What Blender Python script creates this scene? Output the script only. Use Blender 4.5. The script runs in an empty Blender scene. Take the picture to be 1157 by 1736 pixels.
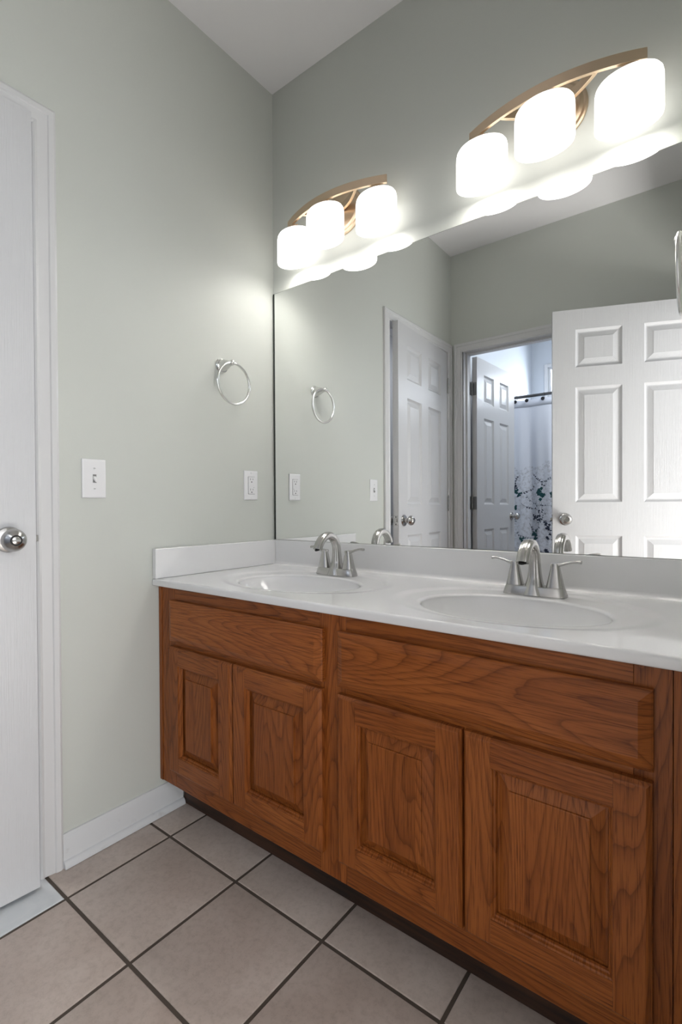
import bpy, bmesh, math, random
from mathutils import Vector, Matrix
random.seed(7)
PI = math.pi
SC = bpy.context.scene
COL = SC.collection

# ------------------------------------------------------------------ camera
CAM = Vector((1.4692, -1.4597, 1.0043))
yaw, pitch, roll = (math.radians(a) for a in (37.5937, -0.5701, -0.3046))
fw = Vector((-math.sin(yaw)*math.cos(pitch), math.cos(yaw)*math.cos(pitch), math.sin(pitch)))
rt = Vector((math.cos(yaw), math.sin(yaw), 0)); up = rt.cross(fw)
r2 = rt*math.cos(roll) + up*math.sin(roll); u2 = -rt*math.sin(roll) + up*math.cos(roll)
cd = bpy.data.cameras.new('camera'); co = bpy.data.objects.new('camera', cd); COL.objects.link(co)
cd.sensor_fit = 'VERTICAL'; cd.sensor_height = 36; cd.lens = 841.96/1736*36; cd.clip_start = 0.01
co.matrix_world = Matrix(((r2.x, u2.x, -fw.x, CAM.x), (r2.y, u2.y, -fw.y, CAM.y), (r2.z, u2.z, -fw.z, CAM.z), (0, 0, 0, 1)))
SC.camera = co

# ------------------------------------------------------------------ world, lights, exposure
SC.view_settings.view_transform = 'Standard'; SC.view_settings.look = 'None'
SC.view_settings.gamma = 1; SC.view_settings.use_curve_mapping = False
SC.view_settings.exposure = 0.5
wd = bpy.data.worlds.new('world'); SC.world = wd; wd.use_nodes = True
wd.node_tree.nodes['Background'].inputs[0].default_value = (0.85, 0.92, 1.0, 1)
wd.node_tree.nodes['Background'].inputs[1].default_value = 1.0
SHADE_GLOW, INNER_GLOW, BULB_GLOW = 1.6, 3.2, 22.0
def area(name, loc, direction, sx, sy, watts, color=(1, 1, 1)):
    l = bpy.data.lights.new(name, 'AREA'); l.shape = 'RECTANGLE'; l.size = sx; l.size_y = sy
    l.energy = watts; l.color = color
    o = bpy.data.objects.new(name, l); COL.objects.link(o); o.location = loc
    o.rotation_euler = Vector(direction).to_track_quat('-Z', 'Y').to_euler(); return o
# daylight of the bedroom window beyond the doorway, the bathroom window and the bathroom ceiling lamp
area('bedroom_daylight', (3.9, -1.9, 1.35), (-1, 0.15, 0), 2.4, 2.3, 36, (0.96, 0.98, 1.0))
area('added_bedroom_upward_fill', (2.35, -0.85, 0.06), (-0.55, -0.05, 1), 1.2, 1.0, 54, (1.0, 0.98, 0.95))  # added unseen fill aimed upward to lift the ceiling and upper walls
area('bathroom_daylight', (0.50, -3.44, 2.02), (0, 1, -0.15), 0.6, 0.5, 9, (0.80, 0.88, 1.0))
area('bathroom_ceiling_lamp', (1.0, -2.25, 2.62), (0, 0, -1), 0.35, 0.35, 8, (0.93, 0.96, 1.0))

area('closet_added_fill', (-0.7, -1.2, 2.38), (0, 0, -1), 0.3, 0.3, 6.0, (0.93, 0.95, 1.0))  # added light inside the closet to brighten the ajar door's gap

# ------------------------------------------------------------------ key sizes (metres)
H = 2.696; XR = 1.462; YB = -1.695; WT = 0.115; ZC = 0.775; BS = 0.0976; ZM = 1.876

# ------------------------------------------------------------------ materials
def mat(name, color, rough=0.5, metal=0.0, spec=0.5, coat=0.0):
    m = bpy.data.materials.new(name); m.use_nodes = True
    b = m.node_tree.nodes['Principled BSDF']
    b.inputs['Base Color'].default_value = (*color, 1); b.inputs['Roughness'].default_value = rough
    b.inputs['Metallic'].default_value = metal; b.inputs['Specular IOR Level'].default_value = spec
    b.inputs['Coat Weight'].default_value = coat
    return m
def N(m, t, **kw):
    n = m.node_tree.nodes.new(t)
    for k, v in kw.items(): setattr(n, k, v)
    return n
def L(m, a, b): m.node_tree.links.new(a, b)
def bsdf(m): return m.node_tree.nodes['Principled BSDF']
def coords(m, scale=(1, 1, 1), kind='Object', offset=None):
    tc = N(m, 'ShaderNodeTexCoord'); mp = N(m, 'ShaderNodeMapping'); mp.inputs['Scale'].default_value = scale
    L(m, tc.outputs[kind], mp.inputs['Vector'])
    if offset: L(m, offset, mp.inputs['Location'])
    return mp.outputs['Vector']
def noise(m, vec, scale, detail=2, rough=0.5, dist=0):
    n = N(m, 'ShaderNodeTexNoise'); n.inputs['Scale'].default_value = scale; n.inputs['Detail'].default_value = detail
    n.inputs['Roughness'].default_value = rough; n.inputs['Distortion'].default_value = dist
    L(m, vec, n.inputs['Vector']); return n.outputs['Fac']
def ramp(m, fac, stops):
    r = N(m, 'ShaderNodeValToRGB'); L(m, fac, r.inputs['Fac'])
    while len(r.color_ramp.elements) < len(stops): r.color_ramp.elements.new(0.5)
    for e, (p, c) in zip(r.color_ramp.elements, stops): e.position = p; e.color = (*c, 1) if len(c) == 3 else c
    return r.outputs['Color']
def bump(m, h, strength, dist=0.001):
    b = N(m, 'ShaderNodeBump'); b.inputs['Strength'].default_value = strength; b.inputs['Distance'].default_value = dist
    L(m, h, b.inputs['Height']); L(m, b.outputs['Normal'], bsdf(m).inputs['Normal'])
def math_(m, op, a, b=None, c=None):
    n = N(m, 'ShaderNodeMath', operation=op)
    for i, v in enumerate((a, b, c)):
        if v is None: continue
        if isinstance(v, (int, float)): n.inputs[i].default_value = v
        else: L(m, v, n.inputs[i])
    return n.outputs[0]
def mix(m, fac, a, b, mode='MIX'):
    n = N(m, 'ShaderNodeMix', data_type='RGBA', blend_type=mode)
    for sock, v in ((n.inputs[0], fac), (n.inputs[6], a), (n.inputs[7], b)):
        if isinstance(v, (int, float)): sock.default_value = v
        elif isinstance(v, tuple): sock.default_value = (*v, 1)
        else: L(m, v, sock)
    return n.outputs[2]

def paint(name, col, rough, bs=0.12, sc=260):
    m = mat(name, col, rough, spec=0.5)
    v = coords(m); f = noise(m, v, 1.3, 2)
    L(m, ramp(m, f, [(0.3, tuple(c*0.97 for c in col)), (0.7, tuple(min(1, c*1.02) for c in col))]), bsdf(m).inputs['Base Color'])
    bump(m, noise(m, v, sc, 2), bs, 0.0006); return m
M_wall = paint('sage_wall_paint', (0.590, 0.610, 0.570), 0.5, 0.25, 120)
M_ceil = paint('white_ceiling_paint', (0.84, 0.83, 0.84), 0.8)
M_bath = paint('pale_blue_grey_paint', (0.60, 0.63, 0.67), 0.5)
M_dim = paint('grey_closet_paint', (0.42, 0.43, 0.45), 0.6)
M_trim = mat('white_trim_paint', (0.66, 0.66, 0.665), 0.33)
bump(M_trim, noise(M_trim, coords(M_trim), 60, 3), 0.10, 0.001)
M_dirty = mat('scuffed_white_baseboard', (0.66, 0.67, 0.68), 0.4)
_v = coords(M_dirty); _f = noise(M_dirty, _v, 22, 5, 0.6)
L(M_dirty, ramp(M_dirty, _f, [(0.28, (0.58, 0.58, 0.58)), (0.40, (0.66, 0.67, 0.68))]), bsdf(M_dirty).inputs['Base Color'])
M_door = mat('white_embossed_door_paint', (0.60, 0.60, 0.61), 0.34)
_e = N(M_door, 'ShaderNodeTexCoord'); _mp = N(M_door, 'ShaderNodeMapping'); _mp.inputs['Scale'].default_value = (380, 380, 7)
L(M_door, _e.outputs['Object'], _mp.inputs['Vector']); bump(M_door, noise(M_door, _mp.outputs['Vector'], 1, 3, 0.65), 0.65, 0.002)
M_counter = mat('white_cultured_marble', (0.78, 0.78, 0.785), 0.12, spec=0.5, coat=0.3)
L(M_counter, ramp(M_counter, noise(M_counter, coords(M_counter), 3, 3), [(0.3, (0.765, 0.765, 0.77)), (0.7, (0.79, 0.79, 0.795))]), bsdf(M_counter).inputs['Base Color'])
M_nickel = mat('brushed_nickel', (0.50, 0.49, 0.475), 0.25, 1.0)
bump(M_nickel, noise(M_nickel, coords(M_nickel, (900, 900, 40)), 1, 2), 0.08, 0.0004)
M_hinge = mat('aged_nickel_hinge', (0.28, 0.28, 0.28), 0.35, 1.0)
M_satin = mat('satin_nickel_ring', (0.74, 0.74, 0.72), 0.22, 1.0)
M_dark = mat('dark_gap', (0.02, 0.02, 0.02), 0.7)
M_black = mat('black_plastic', (0.015, 0.015, 0.02), 0.3)
M_brass = mat('champagne_bronze', (0.74, 0.58, 0.42), 0.38, 1.0)
bump(M_brass, noise(M_brass, coords(M_brass, (40, 40, 900)), 1, 2), 0.10, 0.0004)
M_plastic = mat('white_plastic', (0.80, 0.80, 0.81), 0.25)
M_plast2 = mat('white_plastic_insert', (0.74, 0.74, 0.75), 0.3)
M_rod = mat('dark_bronze_rod', (0.12, 0.12, 0.12), 0.35, 0.8)
M_mirror = mat('mirror_silver', (0.965, 0.975, 0.97), 0.0, 1.0)
M_mback_shade = mat('mirror_back_gap_shade', (0.03, 0.035, 0.03), 0.25)  # mirror backing, dark enough to paint the shade in the wall gap
M_stone = mat('white_marble_threshold', (0.68, 0.71, 0.72), 0.22)
_f = noise(M_stone, coords(M_stone), 9, 4, 0.6, 1.0)
L(M_stone, ramp(M_stone, _f, [(0.3, (0.60, 0.64, 0.66)), (0.65, (0.72, 0.74, 0.75))]), bsdf(M_stone).inputs['Base Color'])
M_grout = mat('dark_brown_grout', (0.085, 0.066, 0.052), 0.85)
bump(M_grout, noise(M_grout, coords(M_grout), 500, 2), 0.3, 0.001)
M_tile = mat('beige_ceramic_tile', (0.5, 0.44, 0.39), 0.42)
_v = coords(M_tile); _a = noise(M_tile, _v, 5.5, 4, 0.6, 0.5); _b = noise(M_tile, _v, 60, 4, 0.7); _c = noise(M_tile, _v, 230, 2, 0.6)
_col = ramp(M_tile, _a, [(0.28, (0.460, 0.385, 0.335)), (0.50, (0.520, 0.440, 0.388)), (0.72, (0.575, 0.498, 0.445))])
_col = mix(M_tile, 1.0, _col, ramp(M_tile, _b, [(0.25, (0.80, 0.79, 0.77)), (0.55, (1, 1, 1))]), 'MULTIPLY')
_col = mix(M_tile, 1.0, _col, ramp(M_tile, _c, [(0.24, (0.72, 0.70, 0.68)), (0.34, (1, 1, 1))]), 'MULTIPLY')
L(M_tile, _col, bsdf(M_tile).inputs['Base Color']); bump(M_tile, _b, 0.12, 0.001)

def wood(name, horizontal, strips=0.0):
    """stained flat-sawn oak; the grain runs along x when horizontal, along z otherwise"""
    m = mat(name, (0.3, 0.1, 0.03), 0.33, spec=0.25)
    tc = N(m, 'ShaderNodeTexCoord'); oi = N(m, 'ShaderNodeObjectInfo')
    sep = N(m, 'ShaderNodeSeparateXYZ'); L(m, tc.outputs['Object'], sep.inputs[0])
    rnd = math_(m, 'MULTIPLY', oi.outputs['Random'], 37.0)
    across = sep.outputs['Z'] if horizontal else sep.outputs['X']
    along = sep.outputs['X'] if horizontal else sep.outputs['Z']
    if strips:
        wn = N(m, 'ShaderNodeTexWhiteNoise', noise_dimensions='1D')
        st = math_(m, 'FLOOR', math_(m, 'DIVIDE', math_(m, 'ADD', across, 0.013), strips))
        L(m, math_(m, 'ADD', st, rnd), wn.inputs['W'])
        rnd2 = math_(m, 'ADD', rnd, math_(m, 'MULTIPLY', wn.outputs['Value'], 9.0)); tone = wn.outputs['Value']
    else: rnd2 = rnd; tone = oi.outputs['Random']
    def vec(sa, sl, off=0.0):
        c = N(m, 'ShaderNodeCombineXYZ')
        L(m, math_(m, 'MULTIPLY', across, sa), c.inputs[0]); L(m, math_(m, 'MULTIPLY', sep.outputs['Y'], min(sa*0.8, 40)), c.inputs[1])
        L(m, math_(m, 'ADD', math_(m, 'MULTIPLY', along, sl), math_(m, 'ADD', rnd2, off)), c.inputs[2]); return c.outputs[0]
    wob = math_(m, 'MULTIPLY', noise(m, vec(30, 4.0, 5.0), 1.0, 2.0, 0.5), 0.035)
    f1 = math_(m, 'ADD', noise(m, vec(6.5, 0.85), 1.0, 1.0, 0.4, 0.0), wob)
    fr = math_(m, 'FRACT', math_(m, 'MULTIPLY', f1, 34.0))
    lines = ramp(m, fr, [(0.0, (0.25,)*3), (0.12, (0.5,)*3), (0.45, (0.9,)*3), (0.8, (1, 1, 1)), (0.97, (0.7,)*3), (1.0, (0.25,)*3)])
    pores = noise(m, vec(420, 13, 3.0), 1.0, 3, 0.6)
    broad = noise(m, vec(7, 1.8, 11.0), 1.0, 3, 0.55)
    base = ramp(m, broad, [(0.25, (0.225, 0.064, 0.013)), (0.5, (0.285, 0.086, 0.018)), (0.78, (0.345, 0.112, 0.025))])
    c = mix(m, 1.0, base, ramp(m, lines, [(0.0, (0.36, 0.29, 0.25)), (0.5, (0.82, 0.77, 0.72)), (1.0, (1.05, 1.05, 1.05))]), 'MULTIPLY')
    c = mix(m, 1.0, c, ramp(m, pores, [(0.32, (0.50, 0.42, 0.36)), (0.50, (1, 1, 1))]), 'MULTIPLY')
    c = mix(m, 1.0, c, ramp(m, tone, [(0.0, (0.86, 0.84, 0.82)), (1.0, (1.06, 1.05, 1.03))]), 'MULTIPLY')
    L(m, c, bsdf(m).inputs['Base Color'])
    rr = math_(m, 'ADD', math_(m, 'MULTIPLY', pores, -0.25), 0.48); L(m, rr, bsdf(m).inputs['Roughness'])
    bump(m, math_(m, 'ADD', pores, math_(m, 'MULTIPLY', lines, 0.3)), 0.15, 0.0005)
    return m
M_woodV = wood('oak_vertical_grain', False); M_woodH = wood('oak_horizontal_grain', True)
M_woodP = wood('oak_panel_glued_strips', False, 0.075)
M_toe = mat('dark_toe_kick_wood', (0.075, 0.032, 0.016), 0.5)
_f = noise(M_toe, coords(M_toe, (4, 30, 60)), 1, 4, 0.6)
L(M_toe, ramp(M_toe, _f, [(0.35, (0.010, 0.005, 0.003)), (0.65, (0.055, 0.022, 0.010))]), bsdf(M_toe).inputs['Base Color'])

def emis(name, col, s, base=(0.9, 0.9, 0.9)):
    m = mat(name, base, 0.25); b = bsdf(m)
    b.inputs['Emission Color'].default_value = (*col, 1); b.inputs['Emission Strength'].default_value = s; return m
M_shade = emis('lit_opal_glass', (1.0, 0.965, 0.93), SHADE_GLOW, (0.35, 0.35, 0.35))
M_shade_in = emis('lit_opal_glass_inside', (1.0, 0.965, 0.93), INNER_GLOW)
M_bulb = emis('lit_bulb', (1.0, 0.96, 0.9), BULB_GLOW)
M_win = emis('bright_window_daylight', (0.9, 0.95, 1.0), 1.6)
M_curtain = mat('pale_lilac_curtain_cloth', (0.74, 0.77, 0.86), 0.8)
_f = noise(M_curtain, coords(M_curtain), 45, 5, 0.75)
_z = N(M_curtain, 'ShaderNodeSeparateXYZ'); L(M_curtain, coords(M_curtain), _z.inputs[0])
_lo = math_(M_curtain, 'LESS_THAN', _z.outputs['Z'], math_(M_curtain, 'ADD', math_(M_curtain, 'MULTIPLY', noise(M_curtain, coords(M_curtain), 8, 3), 0.25), 1.22))
L(M_curtain, mix(M_curtain, math_(M_curtain, 'MULTIPLY', _lo, ramp(M_curtain, _f, [(0.47, (0, 0, 0)), (0.6, (0.6,)*3)])), (0.74, 0.77, 0.86), (0.40, 0.41, 0.45)), bsdf(M_curtain).inputs['Base Color'])
M_leafA = mat('printed_teal_leaf', (0.012, 0.075, 0.085), 0.8); M_leafB = mat('printed_navy_leaf', (0.03, 0.04, 0.075), 0.8)
M_leafC = mat('printed_grey_sprig', (0.16, 0.19, 0.24), 0.8)

# ------------------------------------------------------------------ mesh helpers
class MB:
    def __init__(s): s.v = []; s.f = []; s.m = []
    def add(s, vs, fs, mi=0):
        o = len(s.v); s.v += [tuple(v) for v in vs]; s.f += [tuple(i+o for i in f) for f in fs]; s.m += [mi]*len(fs); return s
    def box(s, x0, x1, y0, y1, z0, z1, mi=0):
        x0, x1 = sorted((x0, x1)); y0, y1 = sorted((y0, y1)); z0, z1 = sorted((z0, z1))
        return s.add([(x, y, z) for z in (z0, z1) for y in (y0, y1) for x in (x0, x1)],
                     [(0, 2, 3, 1), (4, 5, 7, 6), (0, 1, 5, 4), (2, 6, 7, 3), (0, 4, 6, 2), (1, 3, 7, 5)], mi)
    def loops(s, rings, cap0=True, cap1=True, mi=0, closed=True):
        n = len(rings[0]); fs = []
        for i in range(len(rings)-1):
            for j in range(n if closed else n-1):
                k = (j+1) % n; fs.append((i*n+j, i*n+k, (i+1)*n+k, (i+1)*n+j))
        if cap0: fs.append(tuple(reversed(range(n))))
        if cap1: fs.append(tuple(range((len(rings)-1)*n, len(rings)*n)))
        return s.add([p for r in rings for p in r], fs, mi)
    def lathe(s, prof, origin=(0, 0, 0), axis=(0, 0, 1), n=32, cap0=True, cap1=True, mi=0, sx=1, sy=1):
        a = Vector(axis).normalized(); t = Vector((1, 0, 0)) if abs(a.x) < 0.9 else Vector((0, 1, 0))
        u = (t - a*t.dot(a)).normalized(); w = a.cross(u); o = Vector(origin)
        return s.loops([[o + a*h + u*(r*sx*math.cos(2*PI*k/n)) + w*(r*sy*math.sin(2*PI*k/n)) for k in range(n)] for r, h in prof], cap0, cap1, mi)
    def tube(s, pts, r, n=10, closed=False, mi=0):
        pts = [Vector(p) for p in pts]; rings = []; N_ = len(pts); prev = None
        for i, p in enumerate(pts):
            d = (pts[(i+1) % N_] - pts[i-1]) if closed else (pts[min(i+1, N_-1)] - pts[max(i-1, 0)])
            d.normalize()
            if prev is None: t = Vector((0, 0, 1)) if abs(d.z) < 0.9 else Vector((1, 0, 0))
            else: t = prev
            u = (t - d*t.dot(d)).normalized(); prev = u; w = d.cross(u)
            rr = r[i] if isinstance(r, (list, tuple)) else r
            rings.append([p + u*(rr*math.cos(2*PI*k/n)) + w*(rr*math.sin(2*PI*k/n)) for k in range(n)])
        if closed: rings.append(rings[0])
        return s.loops(rings, not closed, not closed, mi)
    def sphere(s, c, r, n=20, sz=1.0, mi=0):
        return s.lathe([(max(1e-5, r*math.sin(PI*k/12)), -r*sz*math.cos(PI*k/12)) for k in range(13)], c, (0, 0, 1), n, True, True, mi)
    def build(s, name, mats, parent=None, bevel=0, seg=2, smooth=35, weld=False):
        me = bpy.data.meshes.new(name); me.from_pydata(s.v, [], s.f)
        mats = mats if isinstance(mats, (list, tuple)) else [mats]
        for m in mats: me.materials.append(m)
        me.polygons.foreach_set('material_index', s.m)
        bm = bmesh.new(); bm.from_mesh(me)
        if weld: bmesh.ops.remove_doubles(bm, verts=bm.verts, dist=1e-6)
        bmesh.ops.recalc_face_normals(bm, faces=bm.faces); bm.to_mesh(me); bm.free()
        if smooth:
            me.polygons.foreach_set('use_smooth', [True]*len(me.polygons)); me.set_sharp_from_angle(angle=math.radians(smooth))
        me.update()
        o = bpy.data.objects.new(name, me); COL.objects.link(o)
        if parent: o.parent = parent; o.matrix_parent_inverse = Matrix.Translation(-parent.location) if not parent.rotation_euler.z else parent.matrix_world.inverted()
        if bevel:
            b = o.modifiers.new('soft_edges', 'BEVEL'); b.width = bevel; b.segments = seg; b.limit_method = 'ANGLE'; b.angle_limit = math.radians(40)
        return o
def thing(name, label, cat, loc=(0, 0, 0), group=None):
    o = bpy.data.objects.new(name, None); COL.objects.link(o); o.location = loc; o.empty_display_size = 0.05
    o['label'] = label; o['category'] = cat
    if group: o['group'] = group
    return o
def tag(o, label, cat, group=None):
    o['label'] = label; o['category'] = cat
    if group: o['group'] = group
    return o
def struct(o, label=None, cat=None):
    o['kind'] = 'structure'
    if label: o['label'] = label
    if cat: o['category'] = cat
    return o
def local(parent):                                   # parts of movable things are modelled round the thing's base
    def b(mb, name, mats, par=None, **k):
        o = mb.build(name, mats, None, **k); o.parent = par or parent; return o
    return b
def copy_tree(o, parent=None):
    c = o.copy(); COL.objects.link(c); c.parent = parent
    for ch in [x for x in bpy.data.objects if x.parent == o]: copy_tree(ch, c)
    return c

# ------------------------------------------------------------------ room shell
DL0, DL1, DT = -1.637, -0.905, 2.037        # closet doorway in the left wall (y range, head height)
DB0, DB1 = 0.090, 0.760                     # bathroom doorway in the back wall (x range)
DR0, DR1 = -1.672, -0.885                   # bedroom doorway in the right wall (y range)
w = MB().box(-WT, 0, DL1, 0.1, 0, H).box(-WT, 0, YB-WT, DL0, 0, H).box(-WT, 0, DL0, DL1, DT, H)
struct(w.build('wall_left', M_wall, smooth=0), 'pale sage green side wall holding the switch and outlet', 'wall')
struct(MB().box(0, XR+WT, 0, 0.1, 0, H).build('wall_front', M_wall, smooth=0), 'pale sage green wall behind the mirror and vanity', 'wall')
w = MB().box(0, DB0, YB-WT, YB, 0, H).box(DB1, XR+WT, YB-WT, YB, 0, H).box(DB0, DB1, YB-WT, YB, DT, H)
struct(w.build('wall_back', [M_wall, M_bath], smooth=0), 'sage green wall with the bathroom doorway, seen in the mirror', 'wall')
w = MB().box(XR, XR+WT, DR1, 0, 0, H).box(XR, XR+WT, YB, DR0, 0, H).box(XR, XR+WT, DR0, DR1, DT, H)
struct(w.build('wall_right', M_wall, smooth=0), 'sage green wall carrying the towel ring at the right edge', 'wall')
struct(MB().box(-WT, XR+WT, YB-WT, 0.1, H, H+0.05).build('ceiling', M_ceil, smooth=0), 'flat white ceiling', 'ceiling')

# tiled floor: bevelled tiles over a grout bed, one mesh
P_, TX, TY = 0.3022, 0.1291, -0.5855
fb = MB().box(-WT, XR+WT+0.05, YB-WT-0.02, 0.02, -0.05, -0.0025, 1)
g = 0.0044
def tile(x0, x1, y0, y1, mi=0, b=0.0028):
    if x1-x0 < 0.012 or y1-y0 < 0.012: return
    fb.loops([[(x0, y0, -0.006), (x1, y0, -0.006), (x1, y1, -0.006), (x0, y1, -0.006)],
              [(x0, y0, -0.0018), (x1, y0, -0.0018), (x1, y1, -0.0018), (x0, y1, -0.0018)],
              [(x0+b*.4, y0+b*.4, -0.0005), (x1-b*.4, y0+b*.4, -0.0005), (x1-b*.4, y1-b*.4, -0.0005), (x0+b*.4, y1-b*.4, -0.0005)],
              [(x0+b, y0+b, 0), (x1-b, y0+b, 0), (x1-b, y1-b, 0), (x0+b, y1-b, 0)]], False, True, mi)
for i in range(-1, 6):
    for j in range(-3, 6):
        x0, x1 = TX+i*P_+g, TX+(i+1)*P_-g; y1, y0 = TY-j*P_-g, TY-(j+1)*P_+g
        X0, X1, Y0, Y1 = max(x0, 0.001), min(x1, XR+WT), max(y0, YB-WT), min(y1, -0.002)
        if x1 < TX+0.001 and y1 <= TY-P_+0.001: continue            # here lies the marble strip at the closet door
        tile(X0, X1, Y0, Y1)
struct(fb.build('floor', [M_tile, M_grout], smooth=20), 'beige square ceramic tiles with dark brown grout', 'floor')
tb = MB(); tb.loops([[(a, b_, z) for a, b_ in ((-WT, YB+0.02), (TX-g-c, YB+0.02), (TX-g-c, TY-P_-g-c), (-WT, TY-P_-g-c))] for z, c in ((-0.006, 0), (-0.0015, 0), (0.0, 0.002))], True, True)
struct(tb.build('trim_1', M_stone, smooth=20), 'white marble threshold strip on the floor under the closet door', 'threshold')

# closet behind the left door
cw = MB().box(-1.0, -WT, -2.0, -1.9, 0, 2.5).box(-1.0, -WT, -0.6, -0.5, 0, 2.5).box(-1.05, -0.95, -2.0, -0.5, 0, 2.5).box(-1.0, -WT, -2, -0.5, 2.42, 2.5)
struct(cw.build('wall_closet', M_dim, smooth=0), 'dim grey closet interior seen through the ajar door gap', 'wall')
struct(MB().box(-1.0, -WT, -1.9, -0.6, -0.05, -0.003).build('floor_closet', M_dim, smooth=0))
# bathroom with the tub, beyond the back wall
bw = MB().box(-WT, 0, -3.6, YB-WT, 0, H)
struct(bw.build('wall_bathroom_left', M_bath, smooth=0), 'pale blue grey bathroom side wall behind the open door', 'wall')
WX0, WX1, WZ0, WZ1 = 0.150, 0.85, 1.72, 2.315
bw = MB().box(0, WX0, -3.6, -3.5, 0, H).box(WX1, 1.62, -3.6, -3.5, 0, H).box(WX0, WX1, -3.6, -3.5, 0, WZ0).box(WX0, WX1, -3.6, -3.5, WZ1, H)
struct(bw.build('wall_bathroom_far', M_bath, smooth=0), 'pale blue grey bathroom wall around the small bright window', 'wall')
struct(MB().box(1.55, 1.62, -3.5, YB-WT, 0, H).build('wall_bathroom_right', M_bath, smooth=0))
struct(MB().box(-WT, 1.62, -3.6, YB-WT, H, H+0.05).build('ceiling_bathroom', M_ceil, smooth=0))
struct(MB().box(-WT, 1.62, -3.6, YB-WT-0.02, -0.05, 0.0).build('floor_bathroom', M_tile, smooth=0))
wn = MB().box(WX0-0.03, WX0, -3.502, -3.485, WZ0-0.03, WZ1+0.03).box(WX1, WX1+0.03, -3.502, -3.485, WZ0-0.03, WZ1+0.03)
wn.box(WX0, WX1, -3.502, -3.485, WZ1, WZ1+0.03).box(WX0, WX1, -3.502, -3.485, WZ0-0.03, WZ0)
wn.box(WX0, WX0+0.035, -3.56, -3.51, WZ0, WZ1).box(WX1-0.035, WX1, -3.56, -3.51, WZ0, WZ1).box(WX0+.035, WX1-.035, -3.56, -3.51, WZ1-0.035, WZ1).box(WX0+.035, WX1-.035, -3.56, -3.51, WZ0, WZ0+0.035)
wo = struct(wn.build('window_1', M_trim, bevel=0.002), 'small bright window high above the shower curtain', 'window')
MB().box(WX0+.035, WX1-.035, -3.550, -3.545, WZ0+.035, WZ1-.035).build('window_pane', M_win, wo, smooth=0)
# bedroom beyond the right doorway
bd = MB().box(XR+WT, 4.2, 1.1, 1.2, 0, H).box(XR+WT, 4.2, -3.4, -3.3, 0, H).box(XR+WT, XR+WT+.02, 0.1, 1.1, 0, H).box(1.62, 1.64, -3.3, YB-WT, 0, H)
bd.box(4.2, 4.3, -3.4, -2.45, 0, H).box(4.2, 4.3, 0.15, 1.2, 0, H).box(4.2, 4.3, -2.45, 0.15, 0, 0.4).box(4.2, 4.3, -2.45, 0.15, 2.35, H)
struct(bd.build('wall_bedroom', M_ceil, smooth=0)); struct(MB().box(XR+WT, 4.3, -3.4, 1.2, H, H+.05).build('ceiling_bedroom', M_ceil, smooth=0))
struct(MB().box(XR+WT+.05, 4.3, -3.4, 1.2, -0.05, 0).build('floor_bedroom', mat('beige_carpet', (0.45, 0.41, 0.36), 0.95), smooth=0))

# ------------------------------------------------------------------ casings, jambs, baseboards
CAS = [(0.004, 0.0), (0.004, 0.008), (0.009, 0.0115), (0.016, 0.0085), (0.040, 0.012), (0.043, 0.0155), (0.055, 0.0165), (0.061, 0.013), (0.061, 0.0)]
def casing(name, P, a0, a1, top, label):
    """P(a, z, d) maps wall coordinate, height and distance off the wall to a point"""
    rings = [[P(a0-o, 0.0, d) for o, d in CAS], [P(a0-o, top+o, d) for o, d in CAS], [P(a1+o, top+o, d) for o, d in CAS], [P(a1+o, 0.0, d) for o, d in CAS]]
    return struct(MB().loops(rings).build(name, M_trim, smooth=25), label, 'door casing')
c1 = casing('trim_2', lambda a, z, d: (d, a, z), DL0+0.002, DL1-0.002, DT-0.006, 'white moulded casing around the ajar closet door at left')
casing('trim_3', lambda a, z, d: (a, YB+d, z), DB0, DB1, DT-0.006, 'white moulded casing around the bathroom doorway')
casing('trim_4', lambda a, z, d: (XR-d, a, z), DR0+0.04, DR1, DT-0.006, 'white moulded casing around the bedroom doorway')
def jamb(name, a0, a1, top, box, label):
    j = MB(); box(j, a0, a0+0.015, 0, top, 0, 1); box(j, a1-0.015, a1, 0, top, 0, 1); box(j, a0+0.015, a1-0.015, top-0.015, top, 0, 1)
    box(j, a0+0.015, a0+0.026, 0, top-.015, 0.33, 0.62); box(j, a1-0.026, a1-0.015, 0, top-.015, 0.33, 0.62); box(j, a0+0.026, a1-0.026, top-0.026, top-.015, 0.33, 0.62)
    return struct(j.build(name, M_trim, bevel=0.001), label, 'door jamb')
jamb('trim_5', DL0-0.012, DL1+0.012, DT+0.012, lambda j, a0, a1, z0, z1, d0, d1: j.box(-WT*d1, -WT*d0, a0, a1, z0, z1), 'white jamb lining the closet doorway')
jamb('trim_6', DB0-0.012, DB1+0.012, DT+0.012, lambda j, a0, a1, z0, z1, d0, d1: j.box(a0, a1, YB-WT*(1-d1+0) , YB-WT*(1-d0), z0, z1) if False else j.box(a0, a1, YB-WT*d1, YB-WT*d0, z0, z1), 'white jamb lining the bathroom doorway')
jamb('trim_7', DR0-0.012, DR1+0.012, DT+0.012, lambda j, a0, a1, z0, z1, d0, d1: j.box(XR+WT*d0, XR+WT*d1, a0, a1, z0, z1), 'white jamb lining the bedroom doorway')
BB = [(0, 0), (0.0125, 0), (0.0125, 0.066), (0.0105, 0.071), (0.0105, 0.075), (0.007, 0.082), (0.005, 0.089), (0.0, 0.090)]
SH = [(0.0125, 0.0)] + [(0.0125+0.013*math.cos(t), 0.019*math.sin(t)) for t in [k*PI/12 for k in range(0, 7)]]
def baseboard(name, P, a0, a1, label):
    m_ = MB().loops([[P(a, z, d) for d, z in BB] for a in (a0, a1)]); m_.loops([[P(a, z, d) for d, z in SH] for a in (a0, a1)])
    return struct(m_.build(name, M_dirty, smooth=30), label, 'baseboard')
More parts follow.
